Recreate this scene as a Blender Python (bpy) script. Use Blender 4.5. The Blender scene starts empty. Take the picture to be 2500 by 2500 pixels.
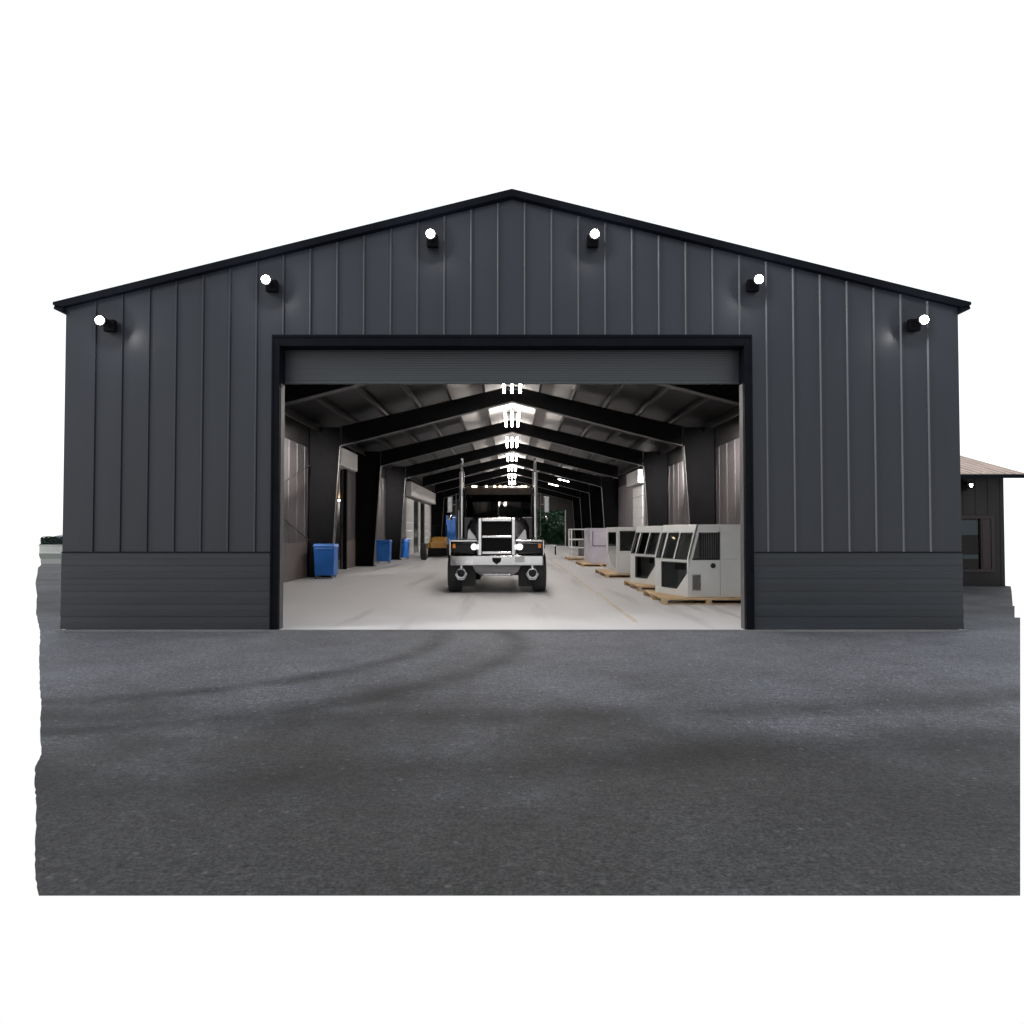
import bpy, math, random
from mathutils import Vector, Matrix
random.seed(7)
R = math.radians
sc = bpy.context.scene
col = sc.collection

# ------------------------------------------------------------------ materials
def mat(name, c, rough=0.5, metal=0.0, var=0.0, vscale=3.0, bump=0.0, bscale=40.0, spec=0.5,
        emit=None, estr=0.0, stretch=(1, 1, 1), rvar=0.0, coat=0.0):
    m = bpy.data.materials.new(name); m.use_nodes = True
    nt = m.node_tree; N = nt.nodes; L = nt.links
    b = N['Principled BSDF']
    b.inputs['Base Color'].default_value = (*c, 1)
    b.inputs['Roughness'].default_value = rough
    b.inputs['Metallic'].default_value = metal
    b.inputs['Specular IOR Level'].default_value = spec
    b.inputs['Coat Weight'].default_value = coat
    if emit:
        b.inputs['Emission Color'].default_value = (*emit, 1)
        b.inputs['Emission Strength'].default_value = estr
    if var or bump or rvar:
        tc = N.new('ShaderNodeTexCoord'); mp = N.new('ShaderNodeMapping')
        mp.inputs['Scale'].default_value = stretch
        L.new(tc.outputs['Object'], mp.inputs['Vector'])
        if var or rvar:
            n = N.new('ShaderNodeTexNoise'); n.inputs['Scale'].default_value = vscale
            n.inputs['Detail'].default_value = 6; n.inputs['Roughness'].default_value = 0.62
            L.new(mp.outputs[0], n.inputs['Vector'])
        if var:
            mr = N.new('ShaderNodeMapRange'); mr.inputs['From Min'].default_value = 0.3; mr.inputs['From Max'].default_value = 0.7
            mr.inputs['To Min'].default_value = 1 - var; mr.inputs['To Max'].default_value = 1 + var
            L.new(n.outputs['Fac'], mr.inputs['Value'])
            vm = N.new('ShaderNodeVectorMath'); vm.operation = 'SCALE'
            vm.inputs[0].default_value = c
            L.new(mr.outputs[0], vm.inputs['Scale']); L.new(vm.outputs[0], b.inputs['Base Color'])
        if rvar:
            m2 = N.new('ShaderNodeMapRange'); m2.inputs['From Min'].default_value = 0.3; m2.inputs['From Max'].default_value = 0.7
            m2.inputs['To Min'].default_value = max(0.02, rough - rvar); m2.inputs['To Max'].default_value = min(1, rough + rvar)
            L.new(n.outputs['Fac'], m2.inputs['Value']); L.new(m2.outputs[0], b.inputs['Roughness'])
        if bump:
            n2 = N.new('ShaderNodeTexNoise'); n2.inputs['Scale'].default_value = bscale; n2.inputs['Detail'].default_value = 4
            L.new(mp.outputs[0], n2.inputs['Vector'])
            bp = N.new('ShaderNodeBump'); bp.inputs['Strength'].default_value = bump; bp.inputs['Distance'].default_value = 0.02
            L.new(n2.outputs['Fac'], bp.inputs['Height']); L.new(bp.outputs[0], b.inputs['Normal'])
    return m

def glass(name, tint, fac=0.12, ior=1.5):
    m = bpy.data.materials.new(name); m.use_nodes = True
    nt = m.node_tree; N = nt.nodes; L = nt.links
    N.remove(N['Principled BSDF'])
    t = N.new('ShaderNodeBsdfTransparent'); t.inputs[0].default_value = (*tint, 1)
    g = N.new('ShaderNodeBsdfGlossy'); g.inputs['Roughness'].default_value = 0.03
    fr = N.new('ShaderNodeFresnel'); fr.inputs[0].default_value = ior
    a = N.new('ShaderNodeMath'); a.operation = 'ADD'; a.inputs[1].default_value = fac; a.use_clamp = True
    L.new(fr.outputs[0], a.inputs[0])
    mx = N.new('ShaderNodeMixShader')
    L.new(a.outputs[0], mx.inputs[0]); L.new(t.outputs[0], mx.inputs[1]); L.new(g.outputs[0], mx.inputs[2])
    L.new(mx.outputs[0], N['Material Output'].inputs['Surface'])
    return m

M = {}
M['clad'] = mat('charcoal_steel_sheet', (.0158, .0186, .0258), .34, 0, .18, .9, .22, .9, .30, rvar=.07, stretch=(1, 1, .14))
M['wains'] = mat('charcoal_lap_panel', (.019, .022, .027), .45, 0, .25, 1.3, .15, 30, .28, stretch=(.3, 1, 5), rvar=.1)
M['seam'] = mat('sunlit_seam_tone', (.080, .087, .100), .42, 0, .1, 2)
M['guide'] = mat('dull_grey_guide', (.060, .056, .059), .55, 0, .1, 2)
M['flange'] = mat('lamplit_flange_tone', (.045, .043, .042), .4, 0, .3, 3)  # flanges paler than the webs: lamp highlights painted into their colour
M['dimlin'] = mat('shaded_lining_tone', (.012, .0115, .0115), .42, 0, .25, 1.2, .5, 2.2, spec=.25)
M['walllamp'] = mat('lit_wall_lamp', (1, 1, 1), .5, emit=(1, .95, .92), estr=12)
M['lampbody'] = mat('dark_lamp_housing', (.004, .004, .005), .3, spec=.25)
M['found'] = mat('grey_foundation_concrete', (.13, .13, .135), .85, 0, .15, 4)
M['clear'] = glass('clear_glass', (.6, .62, .62), .0, 1.25)
M['trim'] = mat('black_trim', (.0045, .0055, .008), .6, 0, .2, 4, spec=.03)
M['roof'] = mat('black_roof_sheet', (.003, .004, .007), .7, 0, .2, 2, spec=.02)
M['shutter'] = mat('slate_shutter', (.020, .024, .030), .42, 0, .08, 2, stretch=(.2, 1, 3))
M['frame'] = mat('black_steel_paint', (.0032, .0032, .0036), .6, 0, .25, 3, spec=.04)
M['purlin'] = mat('dark_galvanised_steel', (.034, .033, .033), .45, .3, .2, 3)
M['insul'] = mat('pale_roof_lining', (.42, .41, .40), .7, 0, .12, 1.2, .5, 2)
M['liner'] = mat('taupe_liner_sheet', (.125, .115, .118), .30, 0, .08, .8, .08, 1.2, .6, stretch=(1, 1.6, .15))
M['dado'] = mat('taupe_dado', (.135, .115, .11), .5, 0, .12, 1.5)
M['eave'] = mat('dark_eave_lining', (.02, .018, .018), .6, 0, .2, 2)
M['pale'] = mat('pale_grey_sheet', (.50, .50, .50), .5, 0, .06, 2)
M['jamb'] = mat('grey_jamb', (.22, .21, .22), .5, .1, .08, 2)
M['tube'] = mat('lit_tube', (1, 1, 1), .5, emit=(1, .92, .86), estr=66)
M['flood'] = mat('lit_flood_lens', (1, 1, 1), .5, emit=(1, .98, .95), estr=40)
M['fixture'] = mat('black_fixture', (.004, .004, .005), .6, spec=.04)
M['tube_dim'] = mat('lit_strip', (1, 1, 1), .5, emit=(1, .93, .85), estr=24)
M['blue'] = mat('blue_paint', (.012, .115, .42), .42, 0, .10, 3, rvar=.1)
M['wood'] = mat('pallet_wood', (.50, .36, .21), .75, 0, .22, 4, .3, 20, stretch=(1, 1, 6))
M['white'] = mat('white_cab_paint', (.60, .62, .62), .38, 0, .05, 1.5, rvar=.08)
M['lav'] = mat('lavender_wrapped_paint', (.42, .40, .46), .3, 0, .12, 2, .3, 5)
M['rubber'] = mat('black_rubber', (.010, .010, .010), .75, 0, .3, 10)
M['tyre'] = mat('tyre_rubber', (.012, .012, .012), .7, 0, .3, 12)
M['gasket'] = mat('black_gasket', (.012, .012, .012), .5)
M['glass'] = glass('tinted_glass', (.86, .87, .87), .01, 1.15)
M['darkglass'] = glass('dark_tinted_glass', (.16, .19, .19), .06)
M['seat'] = mat('grey_seat_cloth', (.11, .10, .10), .8, 0, .2, 8)
M['chrome'] = mat('chrome', (.60, .60, .62), .16, 1, rvar=.06, vscale=8)
M['bright_chrome'] = mat('bright_chrome', (.86, .86, .88), .22, 1, rvar=.06, vscale=8)
M['steel'] = mat('brushed_steel', (.36, .36, .37), .30, 1, .08, 6, rvar=.08)
M['black'] = mat('black_truck_paint', (.006, .006, .008), .16, 0, spec=.3, coat=.15)
M['brown'] = mat('dark_brown_visor', (.006, .004, .0035), .7, spec=.02)
M['mesh'] = mat('black_grille_mesh', (.005, .005, .005), .6, spec=.15)
M['led'] = mat('lit_headlight', (1, 1, 1), .4, emit=(.93, .94, 1), estr=22)
M['amber'] = mat('lit_marker', (1, .7, .3), .4, emit=(1, .78, .45), estr=9)
M['orange'] = mat('orange_lens', (.75, .22, .02), .25)
M['yellow'] = mat('yellow_machine_paint', (.20, .10, .008), .5, 0, .15, 4)
M['tan'] = mat('tan_board', (.40, .25, .13), .7, 0, .2, 3)
M['rust'] = mat('rusty_corrugated_roof', (.40, .32, .28), .5, .1, .22, 2.5, stretch=(3, .4, 1))
M['hut'] = mat('dark_brown_siding', (.016, .015, .015), .6, 0, .15, 2, spec=.15)
M['hutframe'] = mat('maroon_brown_frame', (.018, .011, .012), .55, spec=.25)
M['blind_or_reflection'] = mat('sky_reflection_tone', (.26, .32, .38), .5, 0, .08, 3)
M['concrete'] = mat('pale_concrete', (.34, .35, .34), .85, 0, .1, 2)
M['leaf'] = mat('dark_leaf', (.018, .060, .028), .6, 0, .5, 1.5)
M['bark'] = mat('bark', (.05, .035, .025), .9, 0, .3, 5)
M['hedge'] = mat('dark_hedge_leaf', (.010, .020, .018), .8, 0, .5, 2, spec=.15)
M['hill'] = mat('blue_grey_hill', (.26, .29, .34), .9, 0, .1, .3)
M['grass'] = mat('olive_grass', (.055, .062, .048), .9, 0, .35, 4)
M['path'] = mat('grey_path', (.12, .12, .115), .9, 0, .15, 3)
M['cable'] = mat('brace_cable_steel', (.03, .03, .03), .5)

def floor_material():
    m = mat('polished_concrete', (.50, .505, .515), .55, 0, .08, .9, .05, 20, .5, rvar=.1)
    nt = m.node_tree; N = nt.nodes; L = nt.links; b = N['Principled BSDF']
    src = b.inputs['Base Color'].links[0].from_socket
    tc = N.new('ShaderNodeTexCoord')
    # dark rubber streaks left by tyres along the hall
    mp = N.new('ShaderNodeMapping'); mp.inputs['Scale'].default_value = (1.6, .11, 1); mp.inputs['Location'].default_value = (.4, 2, 0)
    L.new(tc.outputs['Object'], mp.inputs['Vector'])
    n = N.new('ShaderNodeTexNoise'); n.inputs['Scale'].default_value = 1.0; n.inputs['Detail'].default_value = 5
    L.new(mp.outputs[0], n.inputs['Vector'])
    mr = N.new('ShaderNodeMapRange'); mr.inputs['From Min'].default_value = .56; mr.inputs['From Max'].default_value = .72
    mr.inputs['To Min'].default_value = 1; mr.inputs['To Max'].default_value = .62
    L.new(n.outputs['Fac'], mr.inputs['Value'])
    vm = N.new('ShaderNodeVectorMath'); vm.operation = 'SCALE'
    L.new(src, vm.inputs[0]); L.new(mr.outputs[0], vm.inputs['Scale']); L.new(vm.outputs[0], b.inputs['Base Color'])
    return m
M['floor'] = floor_material()

def circ(p, q, r):
    ax, ay = p; bx, by = q; cx, cy = r
    d = 2*(ax*(by-cy)+bx*(cy-ay)+cx*(ay-by))
    ux = ((ax*ax+ay*ay)*(by-cy)+(bx*bx+by*by)*(cy-ay)+(cx*cx+cy*cy)*(ay-by))/d
    uy = ((ax*ax+ay*ay)*(cx-bx)+(bx*bx+by*by)*(ax-cx)+(cx*cx+cy*cy)*(bx-ax))/d
    return ux, uy, math.hypot(ax-ux, ay-uy)

def asphalt_material():
    m = bpy.data.materials.new('worn_asphalt'); m.use_nodes = True
    nt = m.node_tree; N = nt.nodes; L = nt.links; b = N['Principled BSDF']
    tc = N.new('ShaderNodeTexCoord'); P = tc.outputs['Object']
    def noise(s, d=5, r=.6):
        n = N.new('ShaderNodeTexNoise'); n.inputs['Scale'].default_value = s; n.inputs['Detail'].default_value = d
        n.inputs['Roughness'].default_value = r; L.new(P, n.inputs['Vector']); return n.outputs['Fac']
    def mr(v, a, bb, c, d, smooth=False):
        x = N.new('ShaderNodeMapRange')
        if smooth: x.interpolation_type = 'SMOOTHSTEP'
        for k, val in zip(('From Min', 'From Max', 'To Min', 'To Max'), (a, bb, c, d)): x.inputs[k].default_value = val
        L.new(v, x.inputs['Value']); return x.outputs[0]
    def math_(op, a, bb):
        x = N.new('ShaderNodeMath'); x.operation = op
        for i, v in enumerate((a, bb)):
            if isinstance(v, (int, float)): x.inputs[i].default_value = v
            else: L.new(v, x.inputs[i])
        return x.outputs[0]
    big = mr(noise(.5, 6, .68), .3, .7, .80, 1.22)
    mid = mr(noise(2.6, 5, .72), .3, .7, .82, 1.20)
    fine = math_('MULTIPLY', mr(noise(46, 2, .7), .36, .64, .58, 1.48), mr(noise(17, 4, .8), .34, .66, .56, 1.46))
    k = math_('MULTIPLY', math_('MULTIPLY', big, mid), fine)
    # pale aggregate stones
    v = N.new('ShaderNodeTexVoronoi'); v.voronoi_dimensions = '2D'; v.inputs['Scale'].default_value = 7; L.new(P, v.inputs['Vector'])
    stone = mr(v.outputs['Distance'], .05, .14, 1, 0)
    wn = N.new('ShaderNodeSeparateColor'); L.new(v.outputs['Color'], wn.inputs[0])
    pick = mr(wn.outputs[0], .72, .98, 0, 1)
    stone = math_('MULTIPLY', stone, pick)
    v2 = N.new('ShaderNodeTexVoronoi'); v2.voronoi_dimensions = '2D'; v2.inputs['Scale'].default_value = 5; L.new(P, v2.inputs['Vector'])
    pit = mr(v2.outputs['Distance'], .04, .14, 1, 0)
    wn2 = N.new('ShaderNodeSeparateColor'); L.new(v2.outputs['Color'], wn2.inputs[0])
    pit = math_('MULTIPLY', pit, mr(wn2.outputs[1], .93, .96, 0, 1))
    # tyre marks: rubber laid down along arcs that turn into the doorway
    sep = N.new('ShaderNodeSeparateXYZ'); L.new(P, sep.inputs[0])
    wob = mr(noise(.9, 3), .2, .8, -.10, .10)
    tot = None
    arcs = [((-4.43, -5.0), (-2.60, -4.15), (-1.12, -.4), .32, .62),
            ((-3.73, -6.09), (-1.62, -5.0), (.03, -.58), .38, .62),
            ((-2.3, -5.6), (1.586, -5.35), (5.0, -4.66), .50, .44),
            ((-2.6, -7.3), (0, -6.85), (3.9, -6.25), .62, .46)]
    patch = mr(noise(1.1, 4, .6), .3, .6, .45, 1)
    for a, c, d, w, s in arcs:
        ux, uy, rr = circ(a, c, d)
        sub = N.new('ShaderNodeVectorMath'); sub.operation = 'DISTANCE'; sub.inputs[1].default_value = (ux, uy, 0)
        L.new(P, sub.inputs[0])
        di = math_('ABSOLUTE', math_('ADD', math_('SUBTRACT', sub.outputs['Value'], rr), wob), 0)
        mk = math_('MULTIPLY', mr(di, 0, w, s, 0, True), patch)
        tot = mk if tot is None else math_('MAXIMUM', tot, mk)
    tot = math_('MULTIPLY', tot, mr(sep.outputs[1], -.15, .2, 1, 0))
    k = math_('MULTIPLY', k, math_('SUBTRACT', 1, tot))
    k = math_('ADD', k, math_('MULTIPLY', stone, 1.5))
    k = math_('MULTIPLY', k, math_('SUBTRACT', 1, math_('MULTIPLY', pit, .6)))
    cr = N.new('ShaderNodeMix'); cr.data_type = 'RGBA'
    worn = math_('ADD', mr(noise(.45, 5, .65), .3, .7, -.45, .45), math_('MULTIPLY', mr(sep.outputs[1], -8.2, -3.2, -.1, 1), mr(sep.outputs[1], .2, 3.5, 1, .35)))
    L.new(mr(worn, 0, 1, 0, 1, True), cr.inputs[0])      # worn: random tone plus grazing sheen painted paler toward the building
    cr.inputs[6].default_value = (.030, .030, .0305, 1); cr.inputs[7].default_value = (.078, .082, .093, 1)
    sc_ = N.new('ShaderNodeVectorMath'); sc_.operation = 'SCALE'
    L.new(cr.outputs[2], sc_.inputs[0]); L.new(k, sc_.inputs['Scale'])
    L.new(sc_.outputs[0], b.inputs['Base Color'])
    b.inputs['Roughness'].default_value = .75
    b.inputs['Specular IOR Level'].default_value = .3
    bp = N.new('ShaderNodeBump'); bp.inputs['Strength'].default_value = .5; bp.inputs['Distance'].default_value = .012
    L.new(noise(42, 4, .75), bp.inputs['Height']); L.new(bp.outputs[0], b.inputs['Normal'])
    return m
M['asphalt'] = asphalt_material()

# ------------------------------------------------------------------ mesh builder
class MB:
    def __init__(s): s.v = []; s.f = []
    def add(s, vs, fs):
        o = len(s.v); s.v += [tuple(p) for p in vs]; s.f += [tuple(i+o for i in q) for q in fs]; return s
    def box(s, x0, x1, y0, y1, z0, z1):
        return s.add([(x, y, z) for z in (z0, z1) for y in (y0, y1) for x in (x0, x1)],
                     [(0, 2, 3, 1), (4, 5, 7, 6), (0, 1, 5, 4), (2, 6, 7, 3), (0, 4, 6, 2), (1, 3, 7, 5)])
    def prism(s, poly, axis, a, b):
        n = len(poly)
        def p(q, t):
            return {'y': (q[0], t, q[1]), 'x': (t, q[0], q[1]), 'z': (q[0], q[1], t)}[axis]
        vs = [p(q, a) for q in poly] + [p(q, b) for q in poly]
        fs = [tuple(range(n)), tuple(range(2*n-1, n-1, -1))] + [(i, i+n, (i+1) % n+n, (i+1) % n) for i in range(n)]
        return s.add(vs, fs)
    def tube(s, pts, r, n=10, r2=None):
        pts = [Vector(p) for p in pts]; m = len(pts); vs = []; fs = []
        for i, p in enumerate(pts):
            t = (pts[min(i+1, m-1)]-pts[max(i-1, 0)]).normalized()
            a = Vector((0, 0, 1)) if abs(t.z) < .9 else Vector((1, 0, 0))
            u = t.cross(a).normalized(); w = t.cross(u)
            rr = r if r2 is None else r+(r2-r)*i/(m-1)
            vs += [p+(u*math.cos(2*math.pi*k/n)+w*math.sin(2*math.pi*k/n))*rr for k in range(n)]
        for i in range(m-1):
            fs += [(i*n+k, i*n+(k+1) % n, (i+1)*n+(k+1) % n, (i+1)*n+k) for k in range(n)]
        fs += [tuple(range(n))[::-1], tuple(range((m-1)*n, m*n))]
        return s.add(vs, fs)
    def lathe(s, prof, c=(0, 0, 0), axis='x', n=32):      # prof: (radius, offset along axis)
        vs = []; fs = []; m = len(prof)
        for r, h in prof:
            for k in range(n):
                a = 2*math.pi*k/n; ca, sa = r*math.cos(a), r*math.sin(a)
                q = {'x': (h, ca, sa), 'y': (ca, h, sa), 'z': (ca, sa, h)}[axis]
                vs.append((q[0]+c[0], q[1]+c[1], q[2]+c[2]))
        for i in range(m-1):
            fs += [(i*n+k, i*n+(k+1) % n, (i+1)*n+(k+1) % n, (i+1)*n+k) for k in range(n)]
        fs += [tuple(range(n))[::-1], tuple(range((m-1)*n, m*n))]
        return s.add(vs, fs)
    def loft(s, rings):
        n = len(rings[0]); vs = [p for r in rings for p in r]; fs = []
        for i in range(len(rings)-1):
            fs += [(i*n+k, i*n+(k+1) % n, (i+1)*n+(k+1) % n, (i+1)*n+k) for k in range(n)]
        fs += [tuple(range(n))[::-1], tuple(range((len(rings)-1)*n, len(rings)*n))]
        return s.add(vs, fs)
    def build(s, name, m, parent=None, bevel=0, smooth=False, fix=True):
        me = bpy.data.meshes.new(name); me.from_pydata(s.v, [], s.f); me.update()
        if fix:
            import bmesh
            bm = bmesh.new(); bm.from_mesh(me); bmesh.ops.recalc_face_normals(bm, faces=bm.faces[:]); bm.to_mesh(me); bm.free()
        o = bpy.data.objects.new(name, me); col.objects.link(o)
        me.materials.append(M[m] if isinstance(m, str) else m)
        if parent: o.parent = parent
        if smooth:
            for p in me.polygons: p.use_smooth = True
            try: me.set_sharp_from_angle(angle=R(40))
            except Exception: pass
        if bevel:
            b = o.modifiers.new('bevel', 'BEVEL'); b.width = bevel; b.segments = 2; b.limit_method = 'ANGLE'; b.angle_limit = R(40)
        return o

def tag(o, label=None, cat=None, group=None, kind=None):
    if label: o['label'] = label
    if cat: o['category'] = cat
    if group: o['group'] = group
    if kind: o['kind'] = kind
    return o
def thing(name, label, cat, loc=(0, 0, 0), rz=0, group=None):
    o = bpy.data.objects.new(name, None); col.objects.link(o)
    o.empty_display_size = .2; o.location = loc; o.rotation_euler = (0, 0, rz)
    return tag(o, label, cat, group)
KIDS = lambda o: [c for c in bpy.data.objects if c.parent == o]
def copy_tree(o, parent=None):
    c = o.copy(); col.objects.link(c)
    if parent: c.parent = parent
    for ch in KIDS(o): copy_tree(ch, c)
    return c
def again(o, loc, label, rz=0):
    c = copy_tree(o); c.location = loc; c.rotation_euler = (0, 0, rz); c['label'] = label; return c

# ------------------------------------------------------------------ ground
edge = [(-2.08, -8.695), (-2.22, -8.5), (-2.40, -8.22), (-2.64, -7.84), (-2.86, -7.5), (-3.02, -7.26), (-3.25, -6.9), (-3.38, -6.62),
        (-3.66, -6.2), (-4.04, -5.6), (-4.40, -5.02), (-4.80, -4.41), (-5.32, -3.6), (-5.9, -2.7), (-6.5, -1.75), (-7.0, -.95),
        (-7.62, .03), (-8.3, 1.05), (-9.4, 2.7), (-10.8, 4.9), (-12.26, 7.2), (-14.74, 11.0), (-17.82, 15.9), (-20.8, 20.6), (-23.0, 24.3)]
rag = []
for i in range(len(edge)-1):
    a, b_ = edge[i], edge[i+1]
    n = 5
    for k in range(n):
        t = k/n; j = random.uniform(-1, 1)*.004*(1+.05*(a[1]+9)) if (i, k) != (0, 0) else 0
        rag.append((a[0]+(b_[0]-a[0])*t+j, a[1]+(b_[1]-a[1])*t))
outline = rag + [(-23.0, 24.3), (-31.0, 36.9), (-33.6, 41), (-15, 43), (-15, 108), (14.4, 108), (14.4, 12), (14.62, 9.8), (13.3, 7.8),
                 (10.8, 4.05), (10.84, 4.05), (9.37, 1.88), (9.475, 1.88), (2.234, -8.695)]
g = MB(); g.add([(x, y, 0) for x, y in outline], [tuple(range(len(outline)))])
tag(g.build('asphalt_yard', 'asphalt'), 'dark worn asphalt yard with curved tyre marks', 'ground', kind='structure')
g = MB(); g.add([(-31.4, 24.6, .004), (-15, 24.6, .004), (-15, 32, .004), (-35, 32, .004)], [(0, 1, 2, 3)])
p_ = MB(); p_.add([(-23.4, 24.9, .004), (-14, 24.9, .004), (-14, 31.8, .004), (-27.8, 31.8, .004)], [(0, 1, 2, 3)])
tag(p_.build('path', 'path'), 'pale grey path beyond the yard', 'path', kind='structure')
g = MB(); g.add([(-27.9, 31.9, .006), (-14, 31.9, .006), (-14, 42.3, .006), (-34.6, 42.3, .006)], [(0, 1, 2, 3)])
tag(g.build('grass_verge', 'grass'), 'dull olive grass verge in front of the low wall', 'grass', kind='structure')
f = MB(); f.box(-7.30, 7.30, -.025, 69.4, -.06, .015)
tag(f.build('concrete_floor', 'floor'), 'pale polished concrete floor of the hall', 'floor', kind='structure')
random.seed(3)
ln = MB()
y = 1.0
while y < 30:
    L_ = random.uniform(.8, 3.2)
    x = 2.17+random.uniform(-.03, .03)
    ln.add([(x-.045, y, .019), (x+.045, y, .019), (x+.05, y+L_, .019), (x-.04, y+L_, .019)], [(0, 1, 2, 3)])
    y += L_+random.uniform(.1, .5)
M['line'] = mat('worn_yellow_paint', (.46, .41, .33), .7, 0, .2, 8)
tag(ln.build('floor_marking', 'line'), 'worn yellow line painted on the hall floor', 'floor line', kind='structure')

# ------------------------------------------------------------------ warehouse
W = thing('warehouse', 'large charcoal metal gabled warehouse with its wide roller door raised', 'warehouse')
HW, SL = 7.265, .246
def ztop(x): return 7.03-SL*abs(x)          # underside of the roof
DW, DH = 3.88, 4.78                            # door trim outer half width, outer height
Z0 = 1.26
fo_ = MB(); fo_.box(-7.31, 7.31, -.075, -.026, -.06, .026); fo_.build('foundation', 'found', W)
wall = MB()
wall.prism([(-HW, Z0), (-DW+.05, Z0), (-DW+.05, ztop(DW-.05)), (-HW, ztop(HW))], 'y', 0, .2)
wall.prism([(DW-.05, Z0), (HW, Z0), (HW, ztop(HW)), (DW-.05, ztop(DW-.05))], 'y', 0, .2)
wall.prism([(-DW+.05, DH-.05), (DW-.05, DH-.05), (DW-.05, ztop(DW-.05)), (0, ztop(0)), (-DW+.05, ztop(DW-.05))], 'y', 0, .2)
# standing seams
k = 0
while .2186+.437*k < HW-.1:
    for sx in (-1, 1):
        x = sx*(.2186+.437*k)
        zb = DH+.002 if abs(x) < DW+.01 else Z0+.002
        zt = ztop(x)-.01
        wall.add([(x-.026, .004, zb), (x-.009, -.030, zb), (x+.010, -.030, zb), (x+.016, .004, zb),
                  (x-.026, .004, zt), (x-.009, -.030, zt), (x+.010, -.030, zt), (x+.016, .004, zt)],
                 [(0, 1, 5, 4), (1, 2, 6, 5), (2, 3, 7, 6), (0, 3, 2, 1), (4, 5, 6, 7), (0, 4, 7, 3)])
    k += 1
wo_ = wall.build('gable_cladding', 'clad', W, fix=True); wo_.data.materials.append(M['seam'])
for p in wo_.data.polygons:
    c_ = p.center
    if c_.y < -.006 and p.area > .01 and p.normal.x < -.3: p.material_index = 1  # left flanks get the paler tone, sunlight painted into the colour
for sx in (-1, 1):
    w = MB(); n = 6; hgt = (Z0-.032)/n
    xa, xb = sorted((sx*DW, sx*HW))
    for i in range(n):                         # lapped boards: each leans out a little at its foot
        z = .032+hgt*i
        w.prism([(-.024, z), (.18, z), (.18, z+hgt-.001), (-.016, z+hgt-.001), (-.016, z+hgt-.012), (-.021, z+hgt*.53), (-.019, z+hgt*.52), (-.022, z+hgt*.5)], 'x', xa, xb)
    w.build('wainscot', 'wains', W)
    fl = MB(); fl.box(xa, xb, -.036, .1, Z0+.0005, Z0+.014); fl.build('wainscot_flashing', 'trim', W)
rf = MB()
RT = lambda x: 7.148-.2495*abs(x)              # top of the roof sheet
rf.prism([(-7.40, RT(7.4)-.07), (-7.40, RT(7.4)), (0, RT(0)), (7.40, RT(7.4)), (7.40, RT(7.4)-.07), (HW, ztop(HW)+.003), (0, ztop(0)+.003), (-HW, ztop(HW)+.003)], 'y', -.10, 69.6)
ro = rf.build('roof', 'roof', W)
for sx in (-1, 1):
    fa = MB(); fa.prism([(sx*7.41, RT(7.41)-.04), (sx*7.41, RT(7.41)+.004), (sx*.0005, RT(0)+.004), (sx*.0005, RT(0)-.108), (sx*7.26, RT(7.26)-.108)], 'y', -.125, -.101); fa.build('rake_trim', 'trim', ro)
    fa = MB(); fa.prism([(sx*7.409, RT(7.4)-.071), (sx*7.409, RT(7.4)-.105), (sx*7.271, RT(7.4)-.155), (sx*7.271, RT(7.4)-.071)], 'y', -.098, 69.5); fa.build('eave_trim', 'trim', ro)
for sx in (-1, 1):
    for xa, xb, mm, nm in ((.01, 2.15, 'insul', 'ridge_lining'), (2.151, 7.14, 'dimlin', 'roof_lining')):  # one lining; beyond the second purlin its shade is painted into a darker colour
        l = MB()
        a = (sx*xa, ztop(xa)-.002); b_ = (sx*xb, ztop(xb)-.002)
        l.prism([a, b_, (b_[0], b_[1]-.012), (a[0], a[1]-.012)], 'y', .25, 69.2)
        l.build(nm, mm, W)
# door trim, jambs, shutter
d = MB()
for sx in (-1, 1):
    xa, xb = sorted((sx*DW, sx*(DW-.115)))
    d.box(xa, xb, -.05, .06, .018, DH)
d.box(-DW+.116, DW-.116, -.05, .26, DH-.17, DH)
for sx in (-1, 1):
    xa, xb = sorted((sx*(DW+.012), sx*(DW-.02)))
    d.box(xa, xb, -.062, -.051, .032, DH+.012)
d.box(-DW+.021, DW-.021, -.062, -.051, DH-.03, DH+.012)
d.build('door_frame', 'trim', W, bevel=.006)
for sx in (-1, 1):
    j = MB()
    xa, xb = sorted((sx*(DW-.113), sx*(DW-.05)))
    j.box(xa, xb, .062, .25, .018, 4.02)
    j.build('door_guide', 'guide', W)
    j = MB(); j.box(xa, xb, .062, .25, 4.021, 4.6); j.build('guide_head', 'trim', W)
sh = MB(); nz = 14; z = 4.115; hh = .58/nz
prof = []
for i in range(nz):
    zz = z+hh*i
    prof += [(.2975, zz), (.2955, zz+hh*.15), (.2948, zz+hh*.5), (.2955, zz+hh*.85)]
prof += [(.300, z+.58)]
prof = prof+[(.34, z+.58), (.34, z)]
sh.prism(prof, 'x', -3.80, 3.80)
sho = sh.build('roller_shutter', 'shutter', W)
bb = MB(); bb.box(-3.80, 3.80, .286, .345, 4.06, 4.113); bb.build('bottom_bar', 'shutter', sho, bevel=.006)
# upper hood behind the header
hd = MB(); hd.box(-3.9, 3.9, .36, .75, 4.62, 5.1); hd.build('shutter_hood', 'frame', W)
for sx in (-1, 1):
    ins = MB(); ins.prism([(sx*7.1, .05), (sx*4.0, .05), (sx*4.0, ztop(4)-.05), (sx*7.1, ztop(7.1)-.05)], 'y', .215, .235); ins.build('front_lining', 'liner', W)
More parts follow.
